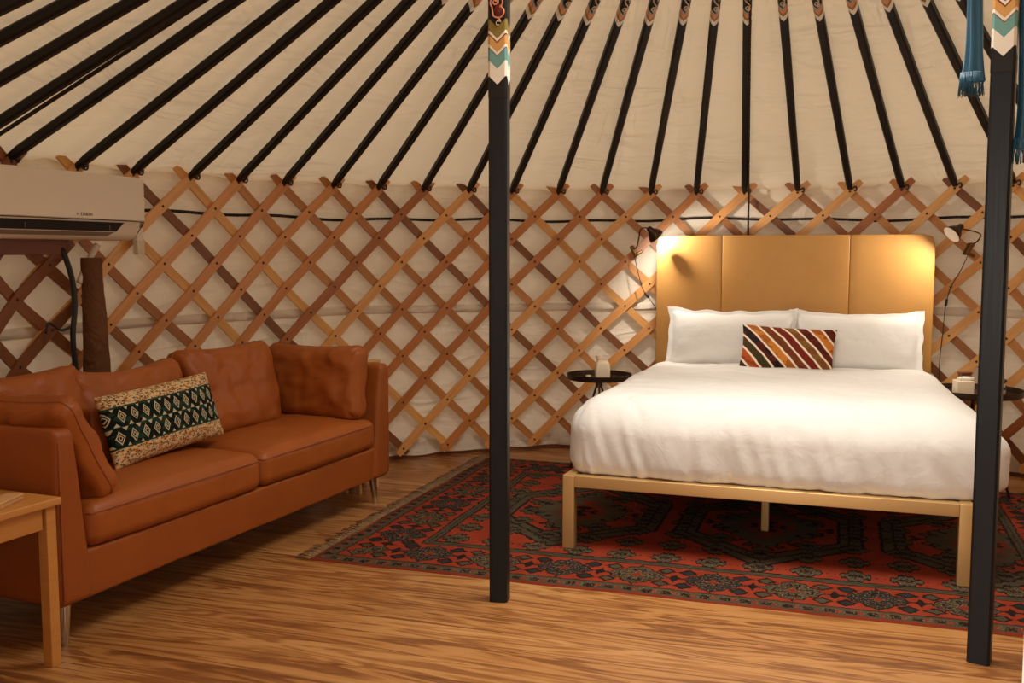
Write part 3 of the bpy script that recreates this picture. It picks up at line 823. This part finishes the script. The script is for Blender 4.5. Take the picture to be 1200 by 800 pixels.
# ------------------------------------------------------------------ clip lamps
def clip_lamp(clamp, neck, head, aim, label, cord, watts, tilt):
    t = thing('clip_lamp', label, 'lamp', clamp, group='clip-on reading lamps'); c = Vector(clamp)
    L = lambda p: Vector(p) - c
    jaw = MB()
    for s in (-1, 1): rbox(.022, .012, .075, .004, (1, 1, 1), 2, jaw, (0, s * .017, -.004))
    rbox(.026, .05, .022, .005, (1, 1, 1), 2, jaw, (0, 0, .02)); rbox(.05, .016, .018, .004, (1, 1, 1), 2, jaw, (.02, -.02, -.03))
    jaw.xf(Matrix.Rotation(tilt, 4, 'Y')).build('clamp', M_brass, t, 'auto')
    tube([L(p) for p in smooth_path(neck, 8)], .0042, 8).build('gooseneck', M_bronze, t)
    d = Vector(aim).normalized(); rot = d.to_track_quat('Z', 'Y').to_matrix().to_4x4(); hp = L(head)
    prof = [(0, -.055), (.014, -.054), (.018, -.045), (.020, -.03), (.034, -.012), (.046, .008), (.050, .026)]
    sh = lathe(prof, 24).xf(Matrix.Translation(hp) @ rot).build('shade', M_bronze, t)
    pi = [(.0485, .026), (.044, .008), (.032, -.011), (.018, -.028), (0, -.03)]
    lathe(pi, 24).xf(Matrix.Translation(hp) @ rot).build('lining', M_shade_in, sh)
    lathe([(.050, .024), (.052, .0265), (.050, .029), (.047, .0265)], 24).xf(Matrix.Translation(hp) @ rot).build('rim', M_shade_in, sh)
    lathe([(0, -.02), (.012, -.016), (.018, 0), (.014, .014), (0, .019)], 14).xf(Matrix.Translation(hp) @ rot).build('bulb', M_bulb, t)
    cp = [L(p) for p in smooth_path(cord, 8)]
    tube(cp, .0024, 6).build('cord', M_cord, t)
    i = int(len(cp) * .42); dv = (cp[i + 1] - cp[i]).normalized()
    tube([cp[i] - dv * .022, cp[i] - dv * .018, cp[i] + dv * .018, cp[i] + dv * .022], [.004, .008, .008, .004], 8).build('switch', M_cord, t)
    li = bpy.data.lights.new('lamp_light', 'SPOT'); li.energy = watts; li.color = (1, .93, .82); li.shadow_soft_size = .02
    li.spot_size = 2.95; li.spot_blend = .6
    lo = bpy.data.objects.new('lamp_light', li); C.objects.link(lo); lo.parent = t
    lo.location = hp + d * .024; lo.rotation_euler = (-d).to_track_quat('Z', 'Y').to_euler()
clip_lamp((.79, 6.50, 1.325), [(.79, 6.49, 1.34), (.80, 6.42, 1.345), (.805, 6.36, 1.40), (.812, 6.33, 1.455), (.835, 6.26, 1.465), (.850, 6.19, 1.447)],
          (.868, 6.135, 1.425), (.60, .20, -.62), 'bronze clip lamp on the lattice left of the headboard',
          [(.79, 6.48, 1.30), (.82, 6.47, 1.17), (.85, 6.47, 1.07), (.90, 6.46, 1.0), (.95, 6.46, .90), (.98, 6.40, .60), (.98, 6.38, .02)], 48, -.5)
clip_lamp((2.66, 5.83, 1.335), [(2.66, 5.82, 1.35), (2.69, 5.79, 1.375), (2.68, 5.73, 1.41), (2.62, 5.66, 1.425), (2.55, 5.60, 1.435), (2.50, 5.575, 1.44)],
          (2.455, 5.555, 1.425), (-.60, -.10, -.5), 'bronze clip lamp on the lattice right of the headboard',
          [(2.655, 5.82, 1.30), (2.62, 5.84, 1.2), (2.585, 5.87, 1.115), (2.565, 5.89, 1.0), (2.555, 5.895, .834), (2.545, 5.90, .65), (2.545, 5.90, .40), (2.55, 5.88, .02)], 52, .5)

# ------------------------------------------------------------------ sofa
SO = Vector((-1.464, 3.15, 0)); su = Vector((.3767, .9263, 0)); sn = Vector((-.9263, .3767, 0)); SR = math.atan2(.9263, .3767)
def sofa(x, y, z=0): return SO + su * x + sn * y + Vector((0, 0, z))
SLn, SD, SB, SA = 2.18, .71, .145, .735
t = thing('leather_sofa', 'cognac brown leather sofa with steel legs along the left wall', 'sofa', SO, (0, 0, SR))
wrk = lambda k, s: (lambda x, y, z: (x + k * noise.noise(Vector((x * s, y * s, z * s + 3))), y + k * noise.noise(Vector((x * s, y * s, z * s + 9))), z + k * noise.noise(Vector((x * s, y * s, z * s + 17)))))
rbox(SLn - .16, SD - .03, .165, .012, (24, 8, 3), 3, at=(SLn / 2, SD / 2, SB + .0825)).deform(wrk(.004, 6)).build('base', M_leather, t)
for s in (0, 1):
    mb = rbox(1, SD, SA - SB, .028, (4, 12, 12), 4)
    mb = rbox(.14, SD, SA - SB, .026, (3, 12, 12), 4)
    def arm(x, y, z, s=s):
        k = (z + (SA - SB) / 2) / (SA - SB)
        w = .155 - .075 * k                       # wedge: wide at the foot, thin at the top
        X0 = (x + .07) / .14 * w
        X0 += .003 * noise.noise(Vector((y * 7, z * 7, s)))
        return (X0 if s == 0 else SLn - X0, y + SD / 2, z + (SA + SB) / 2)
    mb.deform(arm)
    if s: mb.f = [f[::-1] for f in mb.f]
    a = mb.build('arm', M_leather, t)
    xs = .014 if s == 0 else SLn - .014
    tube([(xs, .004, SB + .02), (xs, -.0005, SB + .06), (xs, -.0005, SA - .04), (xs, .012, SA - .010), (xs, .05, SA - .001), (xs, SD - .05, SA - .001)], .003, 6).build('seam', M_piping, a)
mb = rbox(SLn - .14, .13, SA - SB - .02, .03, (24, 3, 12), 4, at=(SLn / 2, SD - .075, (SA + SB) / 2 - .01)).deform(lambda x, y, z: (x, y - .03 * max(0, .6 - z), z))
mb.build('back', M_leather, t)
cw = (SLn - .27) / 2
for i in range(2):
    mb = rbox(cw, SD - .10, .15, .045, (22, 16, 3), 5)
    def cush(x, y, z, i=i):
        e = max(0, 1 - (2 * x / cw) ** 4) * max(0, 1 - (2 * y / (SD - .1)) ** 4)
        if z > 0: z += .034 * e + .006 * noise.noise(Vector((x * 6, y * 8, i * 4.))) + .004 * noise.noise(Vector((x * 14 + y * 6, y * 18, i)))
        y -= .012 * max(0, 1 - (2 * x / cw) ** 2) * (1 if y < 0 else 0) + .004 * noise.noise(Vector((x * 9, z * 9, i)))
        return (x + .135 + cw / 2 + i * cw, y + .0 + (SD - .10) / 2, z + .385)
    c = mb.deform(cush).build('seat_cushion', M_pleather, t)
    x0 = .135 + i * cw
    tube([(x0 + .008, .03, .428), (x0 + .016, .008, .430)] + [(x0 + .03 + (cw - .06) * k / 14, -.004 - .012 * math.sin(PI * k / 14), .434 + .006 * math.sin(PI * k / 14)) for k in range(1, 14)] + [(x0 + cw - .016, .008, .430), (x0 + cw - .008, .03, .428)], .0026, 6).build('piping', M_piping, c)
for x in (.06, SLn - .06):
    for y in (.055, SD - .07):
        lathe([(.011, 0), (.0125, .004), (.021, SB - .006), (.021, SB + .004)], 20).deform(lambda a, b, z, x=x, y=y: (a + x + (.012 if x < 1 else -.012) * (z / SB - .0), b + y + .008 * z / SB, z)).build('leg', M_chrome, t, 'auto')

def lcushion(lab, loc, rot, w, h, th, seed, group='loose leather sofa cushions', sag=.012):
    mb = pillow(w, h, th, 44, 36, 5.0, .27, .035, 0, .016, seed, sag, .055)
    o = mb.build('sofa_cushion', M_pleather, None, True, loc, rot)
    tag(o, lab, 'cushion', group)
    tube([tuple(p) for p in mb.rim] + [tuple(mb.rim[0])], .0034, 6).build('piping', M_piping, o)
    # centre stitch line down the face
    return o
lcushion('dim leather back cushion at the far left of the sofa, behind the arm cushion', sofa(.30, .42, .465), (-.24, 0, SR), .56, .42, .17, 1)
lcushion('middle leather back cushion of the sofa, behind the left half of the patterned cushion', sofa(.83, .42, .460), (-.26, .0, SR + .03), .64, .405, .19, 4, sag=.03)
lcushion('leather back cushion on the right of the sofa back, lit brightest at its top', sofa(1.46, .42, .462), (-.24, 0, SR - .02), .64, .425, .19, 9)
o = lcushion('plump leather cushion leaning on the right arm of the sofa', sofa(1.935, .305, .465), (-.13, 0, SR - PI / 2), .57, .385, .17, 12)
rz_ = Matrix.Rotation(SR + PI / 2, 4, 'Z')
o = lcushion('leather cushion slumped over the left arm of the sofa, nearest the pine table', sofa(.275, .315, .462), (-.50, 0, SR + PI / 2), .60, .41, .145, 15)

# patterned lumbar cushion on the sofa
def ikat():
    m = Mat('printed tribal cloth', rough=.9, spec=.1); uvv = m.vec('UV'); u, v, _ = m.xyz(uvv)
    u = u + (m.noise(uvv, 24, 1) - .5) * .008; v = v + (m.noise(uvv, 20, 1) - .5) * .02
    CR, DK, GN, BE = lin(206, 176, 132), lin(22, 26, 22), lin(34, 62, 48), lin(190, 176, 144)
    s = m.noise(uvv, 34, 2); s2 = m.voronoi(m.vec('UV', (62, 28, 1)), 1.)
    edge = m.mix(CR, lin(176, 112, 58), m.noise(uvv, 26, 2).gt(.55)); edge = m.mix(edge, lin(58, 68, 56), s2.lt(.34)); edge = m.mix(edge, lin(120, 66, 38), m.noise(uvv, 46, 1).gt(.62) * .8)
    N = 11.
    v1 = (v - .24) / .57                               # 0..1 across the dark middle
    row = (v1 * 2).floor(); b = ((v1 * 2).fract() - .5).abs(); a = ((u * N + row * .5).fract() - .5).abs()
    dmd = a + b * .92
    mid = m.mix(DK, GN, m.noise(uvv, 9, 1).gt(.55) * .7)
    mid = m.mix(mid, BE, dmd.within(.23, .315).max(dmd.within(.085, .15)))
    mid = m.mix(mid, BE, ((b * -1 + .5) * 1.0 + (a * -1 + .5) * .95).lt(.22))
    mid = m.mix(mid, GN, (v1 - .5).abs().lt(.012).max((v1 - .02).abs().lt(.02)).max((v1 - .98).abs().lt(.02)))
    c = m.mix(edge, mid, v1.within(0, 1)); m.color(c); m.bump(m.noise(uvv, 160, 2), .3, .003); return m
M_ikat = ikat()
mb = pillow(.66, .285, .12, 40, 26, 3, .55, .03, 0, .004, 21)
o = mb.build('lumbar_cushion', M_ikat, None, True, sofa(.84, .255, .500))
o.rotation_euler = (Matrix.Rotation(SR + .02, 4, 'Z') @ Matrix.Rotation(-.30, 4, 'X') @ Matrix.Rotation(-.04, 4, 'Y')).to_euler()
tag(o, 'long cream cushion with dark diamond bands leaning on the sofa back', 'cushion')

# ------------------------------------------------------------------ pine end table
TO = Vector((-1.418, 3.085, 0))            # its far right corner
def tab(x, y, z=0): return (x, y, z)
t = thing('end_table', 'small light pine end table at the left end of the sofa', 'table', TO, (0, 0, SR))
# local X runs along the sofa (table extends to -X), Y toward the wall
TW, TD, TH = .52, .62, .54
rbox(TW, TD, .024, .004, at=(-TW / 2, TD / 2, TH - .012)).build('tabletop', M_table, t, 'auto')
for x in (-.032, -TW + .032):
    for y in (.032, TD - .032): rbox(.038, .038, TH - .024, .003, at=(x, y, (TH - .024) / 2)).build('leg', M_table, t, 'auto')
for y in (.033, TD - .033): rbox(TW - .115, .022, .07, .002, at=(-TW / 2, y, TH - .06)).build('apron', M_table, t, 'auto')
for x in (-.033, -TW + .033): rbox(.022, TD - .115, .07, .002, at=(x, TD / 2, TH - .06)).build('apron', M_table, t, 'auto')
t = thing('small_box', 'small flat pale wooden box lying on the pine end table', 'box', (-1.55, 2.985, TH), (0, 0, SR + .35))
rbox(.13, .055, .013, .003, at=(0, 0, .0065)).build('body', M_crate, t, 'auto')
rbox(.132, .057, .007, .003, at=(0, 0, .0170)).build('lid', M_crate, t, 'auto')

# wooden rack half hidden behind the sofa's right arm
t = thing('luggage_rack', 'pale wooden rack standing behind the right arm of the sofa', 'rack', sofa(2.345, .475), (0, 0, SR))
for x in (-.09, .09):
    for y in (-.24, -.16, -.08, .24): rbox(.026, .026, .70, .003, at=(x, y, .35)).build('leg', M_crate, t, 'auto')
for i in range(6): rbox(.22, .05, .018, .003, at=(0, -.245 + i * .098, .711)).build('top_slat', M_crate, t, 'auto')
rbox(.2, .5, .02, .003, at=(0, 0, .09)).build('lower_shelf', M_crate, t, 'auto')

# ------------------------------------------------------------------ air conditioner
ax_, an_ = Vector((.36, .933, 0)), Vector((-.933, .36, 0)); AR = math.atan2(.933, .36); AL, AD, AH = .885, .20, .285
AO = Vector((-2.015, 3.80, 1.362))
t = thing('air_conditioner', 'white wall mounted air conditioner high on the left lattice', 'air conditioner', AO, (0, 0, AR))
def acbody(x, y, z):
    # lower front sweeps back
    if y < .06 and z < .09: y += (.09 - z) * .42
    return (x, y, z)
rbox(AL, AD, AH, .034, (20, 8, 14), 5, at=(AL / 2, AD / 2, AH / 2)).deform(acbody).build('casing', M_plastic, t)
rbox(AL - .006, .016, AH - .088, .007, (10, 1, 8), 3, at=(AL / 2, -.003, .088 + (AH - .088) / 2)).build('front_panel', M_plastic, t)
# mouth: dark slot, louver and chin
def quadbox(x0, x1, x1b, z0, z1, th, yo, name, m, par):
    f = lambda z: (.09 - z) * .42 if z < .09 else 0
    vs = []
    for dy in (0, th):
        vs += [(x0, f(z0) + yo + dy, z0), (x1b, f(z0) + yo + dy, z0), (x1, f(z1) + yo + dy, z1), (x0, f(z1) + yo + dy, z1)]
    return MB().add(vs, [(0, 1, 2, 3), (7, 6, 5, 4), (0, 4, 5, 1), (1, 5, 6, 2), (2, 6, 7, 3), (3, 7, 4, 0)]).build(name, m, par, False)
vent = quadbox(.02, AL - .125, AL - .16, .036, .079, .01, -.003, 'air_outlet', M_void, t)
quadbox(.03, AL - .17, AL - .21, .018, .036, .012, -.006, 'louver', M_flap, t)
quadbox(.03, AL - .155, AL - .165, .036, .039, .006, -.008, 'louver_edge', M_plastic2, t)
for i in (1, 5): rbox(.003, .004, .022, .001, (1, 1, 1), 1, at=(.1 + i * .115, .006, .056)).build('vane', M_flap, vent, 'auto')
tube([(.0, .0, .0865)] + [(AL * i / 12, -.012, .087) for i in range(12)] + [(AL - .012, -.010, .084), (AL + .002, .01, .074), (AL + .003, .03, .05), (AL - .004, .05, .02)], .0018, 6).build('panel_gap', M_void, t)
def text(body, size, M, parent, name, m):
    cu = bpy.data.curves.new(name, 'FONT'); cu.body = body; cu.size = size; cu.extrude = .0008; cu.align_x = 'CENTER'
    cu.materials.append(m.m); o = bpy.data.objects.new(name, cu); C.objects.link(o); 
    dg = bpy.context.evaluated_depsgraph_get(); me = bpy.data.meshes.new_from_object(o.evaluated_get(dg)); bpy.data.objects.remove(o)
    o = bpy.data.objects.new(name, me); C.objects.link(o); o.parent = parent; o.matrix_local = M
    return o
text('DAIKIN', .020, Matrix.Translation((AL - .36, -.0118, .102)) @ Matrix.Rotation(PI / 2, 4, 'X'), t, 'lettering', M_flap)
MB().add([(AL - .415, -.0122, .102), (AL - .415, -.0122, .115), (AL - .405, -.0122, .1085)], [(0, 2, 1)]).build('triangle_mark', M_flap, t, False)
# mounting board, hose, sleeve, remote
o = rbox(.60, .022, .075, .004, at=(0, 0, 0)).build('mounting_board', M_board, None, 'auto', (-2.10, 4.17, 1.335), (0, 0, AR)); tag(o, 'brown wooden board under the air conditioner', 'board')
mb = tube(smooth_path([(-1.905, 4.60, 1.345), (-1.93, 4.57, 1.28), (-1.965, 4.53, 1.17)], 6), .015, 12)
tag(mb.build('drain_hose', M_plastic, None), 'short white hose bending from the air conditioner into the brown sleeve', 'hose')
vs, fs = [], []; nx, nz = 28, 40
for j in range(nz + 1):
    z = .42 + (1.285 - .42) * j / nz; k = j / nz; w = .078 - .026 * k
    for i in range(nx):
        a = 2 * PI * i / nx; rr = w * (1 + .10 * noise.noise(Vector((math.cos(a) * 1.5, math.sin(a) * 1.5, z * 9))) + .06 * noise.noise(Vector((a * 2, z * 22, 3))))
        vs.append((rr * math.cos(a) + .022 * (1 - k), rr * .7 * math.sin(a), z))
for j in range(nz):
    for i in range(nx): fs.append((j * nx + i, j * nx + (i + 1) % nx, (j + 1) * nx + (i + 1) % nx, (j + 1) * nx + i))
fs.append(tuple(range(nx))[::-1])
o = MB().add(vs, fs).build('pipe_sleeve', M_sleeve, None, True, (-1.925, 4.575, 0), (0, 0, AR)); tag(o, 'brown canvas pipe sleeve hanging below the air conditioner behind the sofa', 'pipe cover')
tag(tube(smooth_path([(-2.02, 4.44, 1.35), (-1.985, 4.435, 1.30), (-1.965, 4.462, 1.18), (-1.962, 4.468, 1.06), (-1.968, 4.452, .93), (-1.965, 4.46, .78), (-1.96, 4.47, .5)], 8), .013, 8).build('power_cable', M_cord, None), 'thick black cable hanging beside the brown pipe sleeve', 'cable')
tag(tube(smooth_path([(-1.972, 4.455, .98), (-2.0, 4.41, .965), (-2.03, 4.36, 1.0), (-2.035, 4.34, .955)], 8), .006, 6).build('thin_cord', M_cord, None), 'thin black cord looped round the dim lattice left of the cable', 'cord')
t = thing('remote_holder', 'white remote control in its wall holder right of the air conditioner', 'remote control', (-1.835, 4.93, 1.30), (0, 0, AR + .1))
rbox(.058, .006, .165, .002, at=(0, .012, .085)).build('back_plate', M_plastic2, t, 'auto')
rbox(.058, .024, .07, .003, at=(0, .0, .035)).build('pocket', M_plastic2, t, 'auto')
rbox(.046, .016, .155, .004, at=(0, -.0, .095)).build('handset', M_plastic, t, 'auto')
rbox(.034, .003, .03, .001, at=(0, -.0085, .145)).build('display', M_flap, t, 'auto')

# ------------------------------------------------------------------ light
def area(name, loc, target, size, energy, col, sy=None, shape='RECTANGLE', spread=PI):
    l = bpy.data.lights.new(name, 'AREA'); l.energy = energy; l.color = col; l.shape = shape; l.size = size; l.size_y = sy or size; l.spread = spread
    o = bpy.data.objects.new(name, l); C.objects.link(o); o.location = loc
    o.rotation_euler = (Vector(target) - Vector(loc)).to_track_quat('-Z', 'Y').to_euler(); return o
area('doorway_daylight', (-.85, -.70, 1.6), (1.0, 4.2, .6), 1.1, 62, (1, .95, .88), 1.3)
area('crown_daylight', (CX, CY, 2.93), (CX, CY, 0), 1.3, 37, (1, .95, .86), shape='DISK', spread=2.05)
w = bpy.data.worlds.new('World'); bpy.context.scene.world = w; w.use_nodes = True
w.node_tree.nodes['Background'].inputs[0].default_value = (1, .91, .78, 1); w.node_tree.nodes['Background'].inputs[1].default_value = 1.35

# ------------------------------------------------------------------ camera and view
cam = bpy.data.cameras.new('camera'); co = bpy.data.objects.new('camera', cam); C.objects.link(co)
cam.sensor_width = 36; cam.lens = 1168 / 1200 * 36; cam.clip_start = .02
co.location = (0, 0, 1.3); co.rotation_euler = (PI / 2 - .0872, 0, 0)
sc = bpy.context.scene; sc.camera = co
sc.view_settings.view_transform = 'Standard'; sc.view_settings.look = 'None'; sc.view_settings.gamma = 1
sc.view_settings.use_curve_mapping = False; sc.view_settings.exposure = 0
